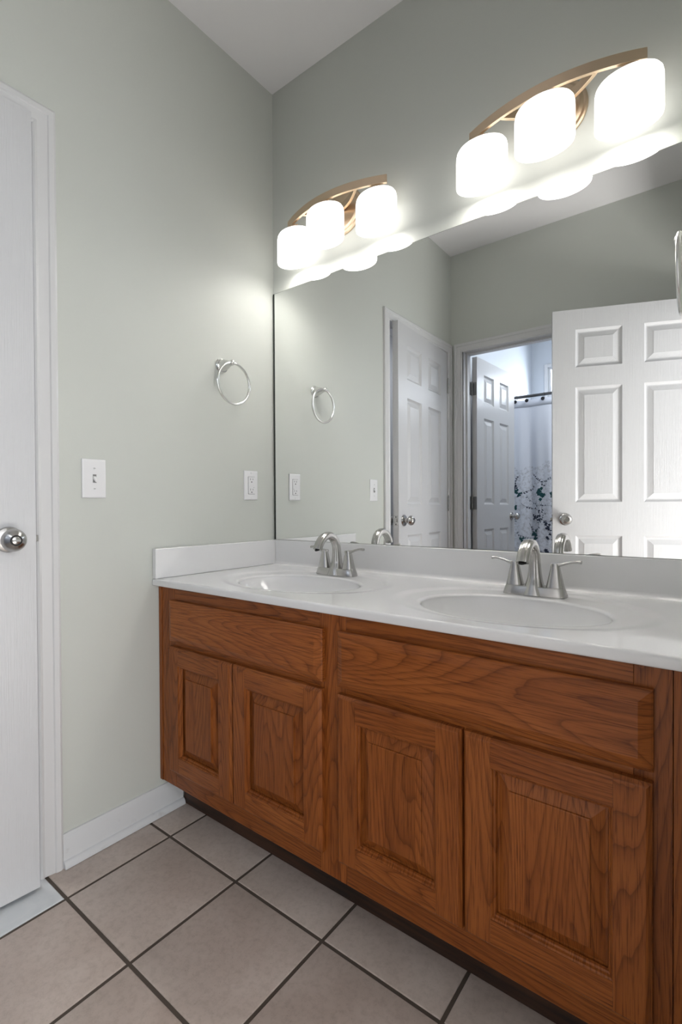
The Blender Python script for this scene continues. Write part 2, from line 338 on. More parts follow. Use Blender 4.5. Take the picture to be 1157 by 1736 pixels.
baseboard('baseboard_left', lambda a, z, d: (d+0.0005, a, z+0.001), -0.8455, -0.4575, 'scuffed white baseboard with shoe moulding under the light switch')
baseboard('baseboard_back', lambda a, z, d: (a, YB+d+0.0005, z+0.001), DB1+0.065, XR-0.03, 'white baseboard beside the bathroom doorway')
baseboard('baseboard_right', lambda a, z, d: (XR-d-0.0005, a, z+0.001), DR1+0.065, -0.5375, 'white baseboard at the bedroom doorway')

# ------------------------------------------------------------------ six-panel doors
def slab(W, T=0.035, Hd=2.018):
    """door slab, hinge edge at x=0, front face at y=0, back at y=T (local)"""
    st, md = 0.112, 0.100; pw = (W-2*st-md)/2
    xs = [0, st, st+pw, st+pw+md, W-st, W]; zs = [0, 0.225, 0.830, 1.005, 1.610, 1.715, 1.912, Hd]
    mb = MB()
    lev = [(0, 0), (0.005, 0.006), (0.012, 0.0105), (0.017, 0.0110), (0.042, 0.0030), (0.0425, 0.002)]
    for side in (0, 1):
        Y = (lambda d: d) if side == 0 else (lambda d: T-d)
        for i in range(5):
            for k in range(7):
                x0, x1, z0, z1 = xs[i], xs[i+1], zs[k], zs[k+1]
                if i in (1, 3) and k in (1, 3, 5):
                    mb.loops([[(x0+q, Y(d), z0+q), (x1-q, Y(d), z0+q), (x1-q, Y(d), z1-q), (x0+q, Y(d), z1-q)] for q, d in lev], False, True)
                else: mb.add([(x0, Y(0), z0), (x1, Y(0), z0), (x1, Y(0), z1), (x0, Y(0), z1)], [(0, 1, 2, 3)])
    for k in range(7):
        for x in (0, W): mb.add([(x, 0, zs[k]), (x, T, zs[k]), (x, T, zs[k+1]), (x, 0, zs[k+1])], [(0, 1, 2, 3)])
    for i in range(5):
        for z in (0, Hd): mb.add([(xs[i], 0, z), (xs[i+1], 0, z), (xs[i+1], T, z), (xs[i], T, z)], [(0, 1, 2, 3)])
    return mb
def knob_parts(par, x, z, T, privacy=False, keyed=False):
    """round knobs on both faces: rose and knob"""
    for s, y0 in ((-1, 0.0), (1, T)):
        ax = (0, s, 0)
        rose = MB().lathe([(0.0325, 0.0), (0.0325, 0.003), (0.030, 0.007), (0.022, 0.010), (0.013, 0.0115), (0.012, 0.026)], (x, y0, z), ax, 36)
        ro = local(par)(rose, 'knob_rose', M_nickel); 
        k = MB().lathe([(0.0125, 0.022), (0.014, 0.028), (0.021, 0.031), (0.0262, 0.037), (0.0282, 0.044), (0.0265, 0.051), (0.0225, 0.057), (0.0135, 0.0635), (0.0125, 0.0625), (0.0118, 0.0600)], (x, y0, z), ax, 40)
        kn = local(par)(k, 'door_knob', M_nickel, smooth=25)
        if s == -1 and privacy:
            local(par)(MB().lathe([(0.0119, 0.0602), (0.0119, 0.0612)], (x, y0, z), ax, 28), 'knob_recess', M_dark, kn)
            t = MB().lathe([(0.0095, 0.0610), (0.0095, 0.0628), (0.0085, 0.0634)], (x, y0, z), ax, 24)
            t.box(x-0.0085, x+0.0085, y0-0.0672, y0-0.0630, z-0.0021, z+0.0021)
            local(par)(t, 'turn_button', M_nickel, kn)
        if s == -1 and keyed:
            local(par)(MB().lathe([(0.0119, 0.0602), (0.0119, 0.0612)], (x, y0, z), ax, 28), 'knob_recess', M_dark, kn)
            local(par)(MB().lathe([(0.0075, 0.0608), (0.0075, 0.0640), (0.006, 0.0645)], (x, y0, z), ax, 20), 'key_cylinder', M_nickel, kn)
def latch(par, W, z, T):
    m_ = MB().box(W-0.0008, W+0.0009, 0.005, T-0.005, z-0.028, z+0.028)
    l_ = local(par)(m_, 'latch_plate', M_nickel, bevel=0.0006)
    local(par)(MB().box(W+0.0009, W+0.009, 0.011, T-0.011, z-0.008, z+0.008), 'latch_bolt', M_nickel, l_, bevel=0.001)
    local(par)(MB().lathe([(0.0032, 0.0009), (0.0032, 0.0016), (0.001, 0.0018)], (W, T/2, z+0.020), (1, 0, 0), 12).lathe([(0.0032, 0.0009), (0.0032, 0.0016), (0.001, 0.0018)], (W, T/2, z-0.020), (1, 0, 0), 12), 'latch_screws', M_dark, l_)
def hinge(par, z, y=-0.005, leaf=True):
    m_ = MB()
    for k in range(5): m_.lathe([(0.0055, -0.0445+k*0.018), (0.0055, -0.0445+k*0.018+0.0172)], (-0.003, y, z), (0, 0, 1), 14)
    m_.lathe([(0.003, -0.048), (0.003, 0.048)], (-0.003, y, z), (0, 0, 1), 10).sphere((-0.003, y, z+0.048), 0.0045, 12).sphere((-0.003, y, z-0.048), 0.0045, 12)
    if leaf: m_.box(-0.0035, -0.0010, y+0.003, 0.030, z-0.0445, z+0.0445)
    return local(par)(m_, 'hinge', M_nickel, smooth=30)
def door(name, W, loc, ang, label, T=0.035, kz=0.915, **kw):
    o = slab(W, T).build(name, M_door, smooth=20, weld=True); o.location = loc; o.rotation_euler.z = ang
    struct(o, label, 'door'); knob_parts(o, W-0.062, kz, T, **kw); latch(o, W, kz, T); return o
# local +x runs from the hinge to the latch edge, local -y is the face with the turn button
d1 = door('door_1', 0.715, (0.002, -1.6335, 0.012), PI/2-math.radians(3.9), 'white six-panel closet door at the left edge, ajar, with a round knob', privacy=True)
for z in (0.18, 1.015, 1.80): hinge(d1, z)
ang2 = math.atan2(-0.655, 0.038)
d2 = door('door_2', 0.655, (0.130, -1.829, 0.012), ang2, 'white six-panel door standing open inside the bathroom, seen in the mirror')
d2.scale = (1, -1, 1)
hx, hy, fx, fy = 1.447, -1.656, 0.735, -1.378
W3 = math.hypot(hx-fx, hy-fy); a3 = math.atan2(fy-hy, fx-hx)
d3 = door('door_3', W3, (hx, hy, 0.018), a3, 'large white six-panel bedroom door swung open, filling the right of the mirror', keyed=True, kz=0.915)
d3.scale = (1, -1, 1)
d3s = d3
# the mirrored scale puts local -y on the mirror side for door 2 and door 3
# wall side leaves of the bathroom door hinges
for z in (0.19, 1.027, 1.812):
    m_ = MB().box(DB0+0.003, DB0+0.0055, YB-WT+0.001, YB-WT+0.036, z-0.0445, z+0.0445).box(0.103, 0.128, -1.8283, -1.8262, z-0.0445, z+0.0445)
    for dz in (-0.03, 0, 0.03): m_.lathe([(0.0035, 0), (0.0035, 0.0012)], (DB0+0.0055, YB-WT+0.02, z+dz), (1, 0, 0), 12)
    for k in range(5): m_.lathe([(0.0058, -0.0445+k*0.018), (0.0058, -0.0445+k*0.018+0.0172)], (0.0985, -1.8175, z), (0, 0, 1), 14)
    m_.lathe([(0.003, -0.048), (0.003, 0.048)], (0.0985, -1.8175, z), (0, 0, 1), 10)
    o = m_.build('hinge', M_hinge); o.parent = bpy.data.objects['trim_6']
m_ = MB().box(-0.042, -0.020, DL1-0.0042, DL1-0.0030, 0.905, 0.957); o = m_.build('strike_plate', M_nickel); o.parent = bpy.data.objects['trim_5']

# ------------------------------------------------------------------ vanity cabinet
YF = -0.535; VX1 = 1.408; VZ0 = 0.115; VZ1 = ZC-0.022
van = thing('vanity_cabinet', 'stained oak double vanity cabinet with four raised-panel doors below the white top', 'cabinet', (0.7, -0.28, 0))
FT = 0.019
stiles = [(0.003, 0.090), (0.690, 0.770), (1.355, VX1)]
rails = [(VZ0, 0.190), (0.560, 0.600), (0.700, VZ1)]
def part(mb, name, m_, par=van, **k):
    o = mb.build(name, m_, None, **k); o.parent = par
    o.matrix_parent_inverse = Matrix.Translation(-van.location); return o
for a, b_ in stiles: part(MB().box(a, b_, YF, YF+FT, VZ0, VZ1), 'stile', M_woodV, bevel=0.0006)
for (a, b_), (c_, d_) in (((0.0905, 0.6895), rails[0]), ((0.0905, 0.6895), rails[1]), ((0.0905, 0.6895), rails[2]), ((0.7705, 1.3545), rails[0]), ((0.7705, 1.3545), rails[1]), ((0.7705, 1.3545), rails[2])):
    part(MB().box(a, b_, YF, YF+FT, c_, d_), 'rail', M_woodH, bevel=0.0005)
part(MB().box(0.003, 0.018, YF-0.0025, YF-0.0001, VZ0, VZ1), 'scribe_strip', M_woodV, bevel=0.0006)
part(MB().box(VX1+0.001, XR-0.003, YF-0.001, YF+FT, 0.02, VZ1), 'filler_panel', M_woodV, bevel=0.0006)
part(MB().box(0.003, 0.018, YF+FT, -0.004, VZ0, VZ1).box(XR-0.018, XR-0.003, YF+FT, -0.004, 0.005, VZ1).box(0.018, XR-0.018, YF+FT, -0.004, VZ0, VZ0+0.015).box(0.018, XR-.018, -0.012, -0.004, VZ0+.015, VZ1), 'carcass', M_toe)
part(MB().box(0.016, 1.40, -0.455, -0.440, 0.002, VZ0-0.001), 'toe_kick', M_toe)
YD = YF-0.001                                            # back of doors and drawer fronts
def drawer_front(x0, x1, z0, z1):
    t = 0.019; b_ = 0.020
    R = [(0, 0), (0, 0.009), (0.003, 0.0115), (b_, t), (b_+0.0005, t)]
    mb = MB().loops([[(x0+q, YD-d, z0+q), (x1-q, YD-d, z0+q), (x1-q, YD-d, z1-q), (x0+q, YD-d, z1-q)] for q, d in R])
    return part(mb, 'drawer_front', M_woodH, smooth=12)
drawer_front(0.074, 0.706, 0.583, 0.712); drawer_front(0.752, 1.383, 0.583, 0.714)
def cab_door(x0, x1, z0, z1):
    t = 0.019; s = 0.054; eb = 0.008
    mb = MB()
    def board(ax0, ax1, az0, az1, e, mi):              # e: which outer sides carry the eased edge (l, r, b, t); inner sides get a small bead
        l, r, b_, tp = [(eb if c in e else 0.0) for c in 'lrbt']
        li, ri, bi, ti = [(0.005 if c in e.upper() and c not in e else 0) for c in 'LRBT']
        A = [(ax0, az0), (ax1, az0), (ax1, az1), (ax0, az1)]
        B = [(ax0+l, az0+b_), (ax1-r, az0+b_), (ax1-r, az1-tp), (ax0+l, az1-tp)]
        mb.loops([[(x, YD, z) for x, z in A], [(x, YD-t+0.007, z) for x, z in A], [(x, YD-t+.0015, z) for x, z in [(a*0.35+b2*0.65, c2*0.35+d2*0.65) for (a, c2), (b2, d2) in zip(A, B)]], [(x, YD-t, z) for x, z in B]], True, True, mi)
    board(x0, x0+s, z0, z1, 'lbt', 0); board(x1-s, x1, z0, z1, 'rbt', 0)
    board(x0+s+0.0003, x1-s-0.0003, z0, z0+s, 'b', 1); board(x0+s+0.0003, x1-s-0.0003, z1-s, z1, 't', 1)
    # sticking bead round the opening
    a0, a1, c0, c1_ = x0+s, x1-s, z0+s, z1-s
    mb.loops([[(a0+q, YD-d, c0+q), (a1-q, YD-d, c0+q), (a1-q, YD-d, c1_-q), (a0+q, YD-d, c1_-q)] for q, d in ((0, t-0.0012), (0.003, t-0.003), (0.0045, t-0.007), (0.0075, t-0.0085), (0.009, t-0.0125))], False, False, 0)
    do = part(mb, 'cabinet_door', [M_woodV, M_woodH], smooth=12)
    q0 = 0.006
    pn = MB().loops([[(a0+q, YD-d, c0+q), (a1-q, YD-d, c0+q), (a1-q, YD-d, c1_-q), (a0+q, YD-d, c1_-q)] for q, d in ((q0, 0.001), (q0, 0.0035), (0.013, 0.0040), (0.034, 0.0125), (0.0343, 0.0162), (0.0365, 0.0172))])
    p_ = part(pn, 'raised_panel', M_woodP, do, smooth=12); p_.matrix_parent_inverse = Matrix.Identity(4)
    return do
for a, b_ in ((0.076, 0.3785), (0.3825, 0.706), (0.754, 1.0635), (1.0685, 1.382)): cab_door(a, b_, 0.172, 0.567)

# ------------------------------------------------------------------ vanity top with two moulded bowls
top = thing('countertop', 'glossy white one-piece double sink vanity top with backsplash on the oak cabinet', 'countertop', (0.7, -0.28, ZC))
YT = -0.5595; TT = 0.022
BOWL = [(0.4225, -0.322, 0.2115, 0.150), (1.0790, -0.325, 0.2100, 0.153)]
def sm(t): t = max(0, min(1, t)); return t*t*(3-2*t)
def height(x, y):
    z = ZC
    for bx, by, rx, ry in BOWL:
        e2 = math.sqrt(((x-bx)/(rx+0.095))**2 + ((y-by-0.030)/(ry+0.072))**2)
        z -= 0.0030*(1-sm((e2-0.86)/0.14))                # shallow dished deck round the bowl
        e = math.sqrt(((x-bx)/rx)**2 + ((y-by)/ry)**2)
        if e < 1.06:
            if e >= 1.0: z -= 0.006*(1-math.sqrt(max(0, 1-((1.06-e)/0.06)**2)))
            else: z -= 0.006 + 0.112*(1-e**2.3)**0.72
    return z
def tmesh(vs, fs, name, par, m_=M_counter):
    me = bpy.data.meshes.new(name); me.from_pydata(vs, [], fs); me.materials.append(m_)
    bm = bmesh.new(); bm.from_mesh(me); bmesh.ops.remove_doubles(bm, verts=bm.verts, dist=2e-6); bmesh.ops.recalc_face_normals(bm, faces=bm.faces); bm.to_mesh(me); bm.free()
    me.polygons.foreach_set('use_smooth', [True]*len(me.polygons)); me.set_sharp_from_angle(angle=math.radians(70)); me.update()
    o = bpy.data.objects.new(name, me); COL.objects.link(o); o.parent = par
    if par is top: o.matrix_parent_inverse = Matrix.Translation(-top.location)
    return o
XA, XB, XM = 0.0015, XR-0.0015, 0.7505; Y0, Y1 = YT+0.007, -0.034
NTH = 240
vs = []; fs = []; edge_x = set([XA, XB])
for (bx, by, rx, ry), (cx0, cx1) in zip(BOWL, ((XA, XM), (XM, XB))):
    angs = [2*PI*k/NTH for k in range(NTH)]
    for cx_ in (cx0, cx1):
        for cy_ in (Y0, Y1): angs.append(math.atan2(cy_-by, cx_-bx) % (2*PI))
    angs = sorted(set(angs)); n = len(angs); base = len(vs)
    ES = [1.0, 1.0015, 1.004, 1.008, 1.014, 1.022, 1.032, 1.045, 1.06]
    rows = 60
    for a in angs:
        c, s_ = math.cos(a), math.sin(a)
        re = 1/math.sqrt((c/rx)**2+(s_/ry)**2)            # ellipse radius in this direction
        tx_ = ((cx1-bx) if c > 0 else (cx0-bx))/c if abs(c) > 1e-9 else 9; ty_ = ((Y1-by) if s_ > 0 else (Y0-by))/s_ if abs(s_) > 1e-9 else 9
        rb = min(tx_, ty_); r0 = re*1.06
        rad = [re*e for e in ES]+[r0+(rb-r0)*k/rows for k in range(1, rows+1)]
        for r_ in rad: x, y = bx+c*r_, by+s_*r_; vs.append((x, y, height(x, y)))
        if abs(by+s_*rb-Y0) < 1e-7 or abs(by+s_*rb-Y1) < 1e-7: edge_x.add(round(bx+c*rb, 7))
    m__ = len(ES)+rows
    for k in range(n):
        k2 = (k+1) % n
        for q in range(m__-1): fs.append((base+k*m__+q, base+k*m__+q+1, base+k2*m__+q+1, base+k2*m__+q))
# rolled front edge with underside, and cove up to the backsplash
def sweep_x(prof):
    ex = sorted(edge_x); b0 = len(vs); n = len(prof)
    for x in ex:
        for y, z in prof: vs.append((x, y, z if z is not None else height(x, y)))
    for i in range(len(ex)-1):
        for q in range(n-1): fs.append((b0+i*n+q, b0+(i+1)*n+q, b0+(i+1)*n+q+1, b0+i*n+q+1))
r = 0.007
sweep_x([(Y0, None)]+[(Y0-r*math.sin(t), ZC-r+r*math.cos(t)) for t in [PI/2*k/7 for k in range(1, 8)]]+[(YT, ZC-TT+0.004), (YT+0.0012, ZC-TT+0.0012), (YT+0.004, ZC-TT), (YT+0.07, ZC-TT)])
r = 0.0125
sweep_x([(Y1, None), (-0.0325, ZC)]+[(-0.0325+r*math.sin(t), ZC+r-r*math.cos(t)) for t in [PI/2*k/7 for k in range(1, 8)]])
tmesh(vs, fs, 'counter_slab', top)
def make_bowl(k):
    bx, by, rx, ry = BOWL[k]; vs = []; fs = []
    ES = [1.0, 0.9995, 0.998, 0.995, 0.99, 0.983, 0.974, 0.963, 0.95, 0.93, 0.905, 0.88, 0.85, 0.81, 0.77, 0.72, 0.66, 0.60, 0.52, 0.44, 0.36, 0.27, 0.18, 0.09]
    angs = [2*PI*q/NTH for q in range(NTH)]
    for a in angs:
        re = 1/math.sqrt((math.cos(a)/rx)**2+(math.sin(a)/ry)**2)
        for e in ES: x, y = bx+math.cos(a)*re*e, by+math.sin(a)*re*e; vs.append((x, y, height(x, y)-(2e-5 if e == 1 else 0)))
    n = len(ES)
    for q in range(NTH):
        q2 = (q+1) % NTH
        for e in range(n-1): fs.append((q*n+e, q2*n+e, q2*n+e+1, q*n+e+1))
    fs.append(tuple(q*n+n-1 for q in range(NTH)))
    return tmesh(vs, fs, 'sink_bowl', top)
def tpart(mb, name, m_, par=top, **k):
    o = mb.build(name, m_, None, **k); o.parent = par
    if par is top: o.matrix_parent_inverse = Matrix.Translation(-top.location)
    return o
for k in (0, 1):
    bo = make_bowl(k)
    bx, by, rx, ry = BOWL[k]
    dr = MB().lathe([(0.022, 0.0), (0.022, 0.0015), (0.018, 0.003), (0.012, 0.003), (0.0115, 0.001)], (bx, by, height(bx, by)+0.0005), (0, 0, 1), 28)
    tpart(dr, 'drain', M_nickel, bo)
tpart(MB().box(0.0215, XR-0.002, -0.0195, -0.0015, ZC-TT+0.002, ZC+BS), 'backsplash', M_counter, bevel=0.0025, seg=3)
tpart(MB().box(0.0015, 0.0205, YT+0.001, -0.0015, ZC+0.0003, ZC+BS), 'side_splash', M_counter, bevel=0.0025, seg=3)

# ------------------------------------------------------------------ faucets
def make_faucet():
    t = thing('centerset_faucet', 'brushed nickel two-handle faucet behind the left sink bowl', 'faucet', (0.4225, -0.127, ZC+0.0005))
    P = local(t)
    def rr(w_, d_, z, n=32, p=4.0, cx=0, cy=0):
        out = []
        for k in range(n):
            a = 2*PI*k/n; c, s = math.cos(a), math.sin(a); q = (abs(c)**p + abs(s)**p)**(-1/p)
            out.append((cx+w_/2*c*q, cy+d_/2*s*q, z))
        return out
    P(MB().loops([rr(0.158, 0.050, -0.003, p=5), rr(0.158, 0.050, 0.001, p=5), rr(0.146, 0.043, 0.019, p=5), rr(0.143, 0.040, 0.0215, p=5)]), 'base', M_nickel, smooth=30)
    # spout: one continuous swept neck with two ridges along its back
    path = [(-0.001, -0.002, 0.056, 0.060), (0.000, 0.018, 0.047, 0.050), (0.002, 0.040, 0.036, 0.036), (0.002, 0.062, 0.030, 0.031), (0.001, 0.084, 0.0275, 0.028), (-0.003, 0.103, 0.027, 0.0265),
            (-0.013, 0.119, 0.0275, 0.0260), (-0.028, 0.130, 0.0285, 0.0255), (-0.047, 0.1335, 0.029, 0.025), (-0.066, 0.129, 0.0295, 0.0245), (-0.082, 0.118, 0.030, 0.024), (-0.093, 0.104, 0.030, 0.0235), (-0.100, 0.090, 0.030, 0.023)]
    # refine
    fine = []
    for i in range(len(path)-1):
        for s_ in range(3):
            u = s_/3; p0 = path[max(i-1, 0)]; p1 = path[i]; p2 = path[i+1]; p3 = path[min(i+2, len(path)-1)]
            fine.append(tuple(0.5*((2*b)+(-a+c)*u+(2*a-5*b+4*c-d)*u*u+(-a+3*b-3*c+d)*u**3) for a, b, c, d in zip(p0, p1, p2, p3)))
    fine.append(path[-1]); rings = []; n = 48
    for i, (y, z, w_, d_) in enumerate(fine):
        a = fine[max(i-1, 0)]; b = fine[min(i+1, len(fine)-1)]; ty, tz = b[0]-a[0], b[1]-a[1]; l_ = math.hypot(ty, tz); ty /= l_; tz /= l_
        ny_, nz_ = tz, -ty                                  # back/outer side of the bend
        ring = []
        for k in range(n):
            an = 2*PI*k/n; c, s = math.cos(an), math.sin(an); p = 2.7; q = (abs(c)**p + abs(s)**p)**(-1/p)
            groove = 0.0
            for g0 in (math.radians(58), math.radians(122), math.radians(-58), math.radians(-122)):
                dd = abs((an-g0+PI) % (2*PI)-PI)
                groove += math.exp(-(dd/0.13)**2)
            q *= 1-0.13*groove*min(1, i/6)
            ring.append((w_/2*c*q, y+ny_*d_/2*s*q, z+nz_*d_/2*s*q))
        rings.append(ring)
    sp = P(MB().loops(rings), 'spout', M_nickel, smooth=50)
    y, z, w_, d_ = fine[-1]
    P(MB().lathe([(0.0095, 0.0004), (0.0095, -0.0006), (0.0075, -0.0008)], (0, y+0.0003, z), (0, -0.45, 1), 24), 'aerator', M_dark, sp)
    for s in (-1, 1):
        cx = s*0.051
        h = MB().loops([rr(0.043, 0.038, 0.0216, p=3.2, cx=cx), rr(0.041, 0.0365, 0.026, p=3.2, cx=cx), rr(0.033, 0.030, 0.045, p=3, cx=cx), rr(0.026, 0.025, 0.062, p=3, cx=cx), rr(0.0215, 0.022, 0.072, p=3, cx=cx), rr(0.0205, 0.0215, 0.080, p=3, cx=cx), rr(0.0185, 0.0195, 0.0822, p=3, cx=cx)])
        ho = P(h, 'handle', M_nickel, smooth=40)
        lev = []
        for q, z_, ww, th in ((-0.010, 0.0775, 0.0175, 0.0100), (0.004, 0.0785, 0.0180, 0.0105), (0.016, 0.0805, 0.0170, 0.0085), (0.028, 0.0848, 0.0155, 0.0072), (0.041, 0.0882, 0.0155, 0.0070), (0.052, 0.0895, 0.0160, 0.0075), (0.0615, 0.0885, 0.0155, 0.0085)):
            lev.append([(cx+s*q, ww/2*math.copysign(abs(math.cos(a))**0.75, math.cos(a)), z_+th/2*math.copysign(abs(math.sin(a))**0.75, math.sin(a))) for a in [2*PI*k/20 for k in range(20)]])
        P(MB().loops(lev), 'lever', M_nickel, ho, smooth=45)
    return t
f1 = make_faucet(); f1['group'] = 'sink faucets'
f2 = copy_tree(f1); f2.location.x = 1.080; f2['label'] = 'brushed nickel two-handle faucet behind the right sink bowl'

# ------------------------------------------------------------------ mirror
mi_ = thing('wall_mirror', 'wide frameless wall mirror resting on the backsplash', 'mirror', (0.7, -0.004, ZC+BS))
def mpart(mb, name, m_, **k):
    o = mb.build(name, m_, None, **k); o.parent = mi_; o.matrix_parent_inverse = Matrix.Translation(-mi_.location); return o
MX0, MX1, MZ0 = 0.005, XR-0.006, ZC+BS+0.0012
mpart(MB().add([(MX0+.0085, -0.0075, MZ0), (MX1, -0.0075, MZ0), (MX1, -0.0075, ZM-.001), (MX0+.0085, -0.0075, ZM-.001)], [(0, 1, 2, 3)]), 'mirror_glass', M_mirror, smooth=0)
mpart(MB().box(MX0, MX1, -0.0074, -0.0008, MZ0, ZM), 'mirror_back_and_gap_shade', M_mback_shade, smooth=0)  # backing; its dark strip left of the glass stands in for gap shade

# ------------------------------------------------------------------ vanity lights
def make_light(label):
    t = thing('vanity_light', label, 'wall light', (0.366, 0, 2.0825), 'vanity lights above the mirror')
    P = local(t); Z0 = 2.0825
    P(MB().lathe([(0.084, 0.001), (0.084, 0.006), (0.080, 0.010), (0.074, 0.011), (0.072, 0.014), (0.066, 0.018), (0.040, 0.021), (0.012, 0.0215)], (0, 0, 0), (0, -1, 0), 64), 'backplate', M_brass, smooth=25)
    def strip(fn, a, b, n, w_, z0, z1):
        rings = []
        for k in range(n+1):
            x = a+(b-a)*k/n; y = fn(x); dy = (fn(x+1e-4)-fn(x-1e-4))/2e-4; l_ = math.hypot(1, dy); nx, ny_ = -dy/l_, 1/l_
            rings.append([(x-nx*w_/2, y-ny_*w_/2, z0), (x+nx*w_/2, y+ny_*w_/2, z0), (x+nx*w_/2, y+ny_*w_/2, z1), (x-nx*w_/2, y-ny_*w_/2, z1)])
        return MB().loops(rings)
    bow = lambda x: -0.110 + 0.052*(x/0.2225)**2
    P(strip(bow, -0.2225, 0.2225, 40, 0.009, -0.0105, 0.0165), 'bow_bar', M_brass, bevel=0.0008)
    P(strip(lambda x: -0.028 - 0.064*(abs(x)/0.118)**1.7, -0.118, 0.118, 30, 0.009, -0.0105, 0.0140), 'bracket_arc', M_brass, bevel=0.0008)
    for s in (-1, 0, 1):
        x = s*0.185; y = -0.110 if s == 0 else -0.067
        q = MB().lathe([(0.007, -0.010), (0.007, -0.020), (0.024, -0.022), (0.026, -0.030), (0.026, -0.036)], (x, y if s == 0 else y, 0), (0, 0, 1), 28)
        so = P(q, 'socket_cap', M_brass, smooth=30)
        P(MB().sphere((x+0.020, y-0.006, -0.0185), 0.0028, 10), 'cap_screw', M_brass, so)
        rx, ry, zt, zb = 0.0745, 0.052, -0.0400, -0.1500
        prof = [(0.30, zt), (0.80, zt), (0.90, zt-0.003), (0.965, zt-0.010), (0.993, zt-0.020), (1.0, zt-0.034), (1.0, zb+0.006), (0.985, zb+0.001), (0.965, zb), (0.945, zb+0.002), (0.935, zb+0.006)]
        inner = [(0.935, zb+0.006), (0.935, zt-0.030), (0.85, zt-0.010), (0.3, zt-0.004)]
        sh = MB().lathe(prof, (x, y, 0), (0, 0, 1), 56, False, False, sx=rx, sy=ry).lathe(inner, (x, y, 0), (0, 0, 1), 56, False, False, 1, sx=rx, sy=ry)
        so = P(sh, 'glass_shade', [M_shade, M_shade_in], smooth=45, weld=True)
        bl = MB().lathe([(0.010, -0.040), (0.012, -0.060), (0.020, -0.075), (0.0265, -0.090), (0.0275, -0.100), (0.0245, -0.112), (0.016, -0.121), (0.004, -0.124)], (x, y, 0), (0, 0, 1), 24)
        P(bl, 'bulb', M_bulb, so)
    return t
v1 = make_light('three-shade champagne bow vanity light near the corner, above the left sink')
v2 = copy_tree(v1); v2.location.x = 1.100; v2['label'] = 'three-shade champagne bow vanity light at upper right, above the right sink'

# ------------------------------------------------------------------ towel rings
def make_ring():
    t = thing('towel_ring', 'satin nickel towel ring on the left wall above the outlet', 'towel ring', (0.0, -0.272, 1.527), 'towel rings')
    P = local(t)
    m_ = P(MB().lathe([(0.0270, 0.0008), (0.0270, 0.004), (0.0245, 0.007), (0.0240, 0.010), (0.0205, 0.0125), (0.0190, 0.022), (0.0155, 0.034), (0.0115, 0.044), (0.0095, 0.050), (0.0085, 0.055)], (0, 0, 0), (1, 0, 0), 36), 'wall_mount', M_satin, smooth=35)
    P(MB().sphere((0.061, 0, 0.001), 0.0108, 20), 'post_tip', M_satin, m_)
    R = 0.0735
    P(MB().tube([(0.059+0.001*math.cos(a), 0.010+R*math.sin(a), -R+0.001+R*math.cos(a)) for a in [2*PI*k/72 for k in range(72)]], 0.0048, 12, True), 'ring', M_satin)
    return t
r1 = make_ring()
rr_ = copy_tree(r1); rr_.location = (XR, -0.272, 1.527); rr_.rotation_euler.z = PI
rr_['label'] = 'satin nickel towel ring at the right edge, seen nearly edge-on'

# ------------------------------------------------------------------ switch and outlet
def plate(mb, hw=0.035, hh=0.05715):
    R = [(0, 0.0008), (0, 0.0022), (0.0012, 0.0042), (0.0045, 0.0058), (0.006, 0.0060)]
    return mb.loops([[(d, -hw+q, -hh+q), (d, hw-q, -hh+q), (d, hw-q, hh-q), (d, -hw+q, hh-q)] for q, d in R])
def screw(y, z, x=0.0060):
    return MB().lathe([(0.0032, 0), (0.0030, 0.0008), (0.001, 0.0011)], (x, y, z), (1, 0, 0), 14)
sw = thing('light_switch', 'white single toggle light switch plate on the sage wall beside the closet door', 'light switch', (0, -0.7449, 1.0918)); P = local(sw)
P(plate(MB()), 'cover_plate', M_plastic, smooth=30)
P(MB().box(0.0059, 0.0064, -0.0052, 0.0052, -0.0122, 0.0122), 'toggle_slot', mat('grey_slot_shadow', (0.22, 0.22, 0.22), 0.6))
tg = MB().loops([[(0.0060, a*0.0043, 0.0068+b*0.0045-0.004) for a, b in ((-1, -1), (1, -1), (1, 1), (-1, 1))], [(0.0175, a*0.0034, -0.0075+b*0.0032) for a, b in ((-1, -1), (1, -1), (1, 1), (-1, 1))]])
P(tg, 'toggle', M_plastic, bevel=0.0008)
for z in (0.030, -0.030):
    s_ = P(screw(0, z), 'screw', M_plast2); P(MB().box(0.0070, 0.0074, -0.0026, 0.0026, z-0.0005, z+0.0005), 'screw_slot', M_dark, s_)
ou = thing('electrical_outlet', 'white two-socket outlet plate on the sage wall just above the side splash', 'outlet', (0, -0.1332, 1.0906)); P = local(ou)
P(plate(MB()), 'cover_plate', M_plastic, smooth=30)
P(MB().box(0.0059, 0.0062, -0.0172, 0.0172, -0.0341, 0.0341), 'insert_gap', M_dark)
ins = P(MB().box(0.0060, 0.0078, -0.0163, 0.0163, -0.0332, 0.0332), 'receptacle_insert', M_plast2, bevel=0.001)
for z in (0.021, -0.019):
    m_ = MB().box(0.0077, 0.0081, -0.0072, -0.0054, z-0.001, z+0.0065).box(0.0077, 0.0081, 0.0054, 0.0072, z, z+0.0058)
    m_.lathe([(0.0026, 0.0001), (0.0026, 0.0004)], (0.0077, 0, z-0.0075), (1, 0, 0), 14)
    P(m_, 'socket_slots', M_black, ins)
P(MB().box(0.0077, 0.0087, -0.0065, 0.0065, -0.0030, -0.0002).box(0.0077, 0.0087, -0.0065, 0.0065, 0.0022, 0.0050), 'test_buttons', M_plastic, ins, bevel=0.0004)
P(MB().lathe([(0.0012, 0), (0.0011, 0.0004)], (0.0078, 0.0115, -0.0080), (1, 0, 0), 10), 'indicator_light', M_black, ins)
for z in (0.0485, -0.0485): P(screw(0, z), 'screw', M_plast2)

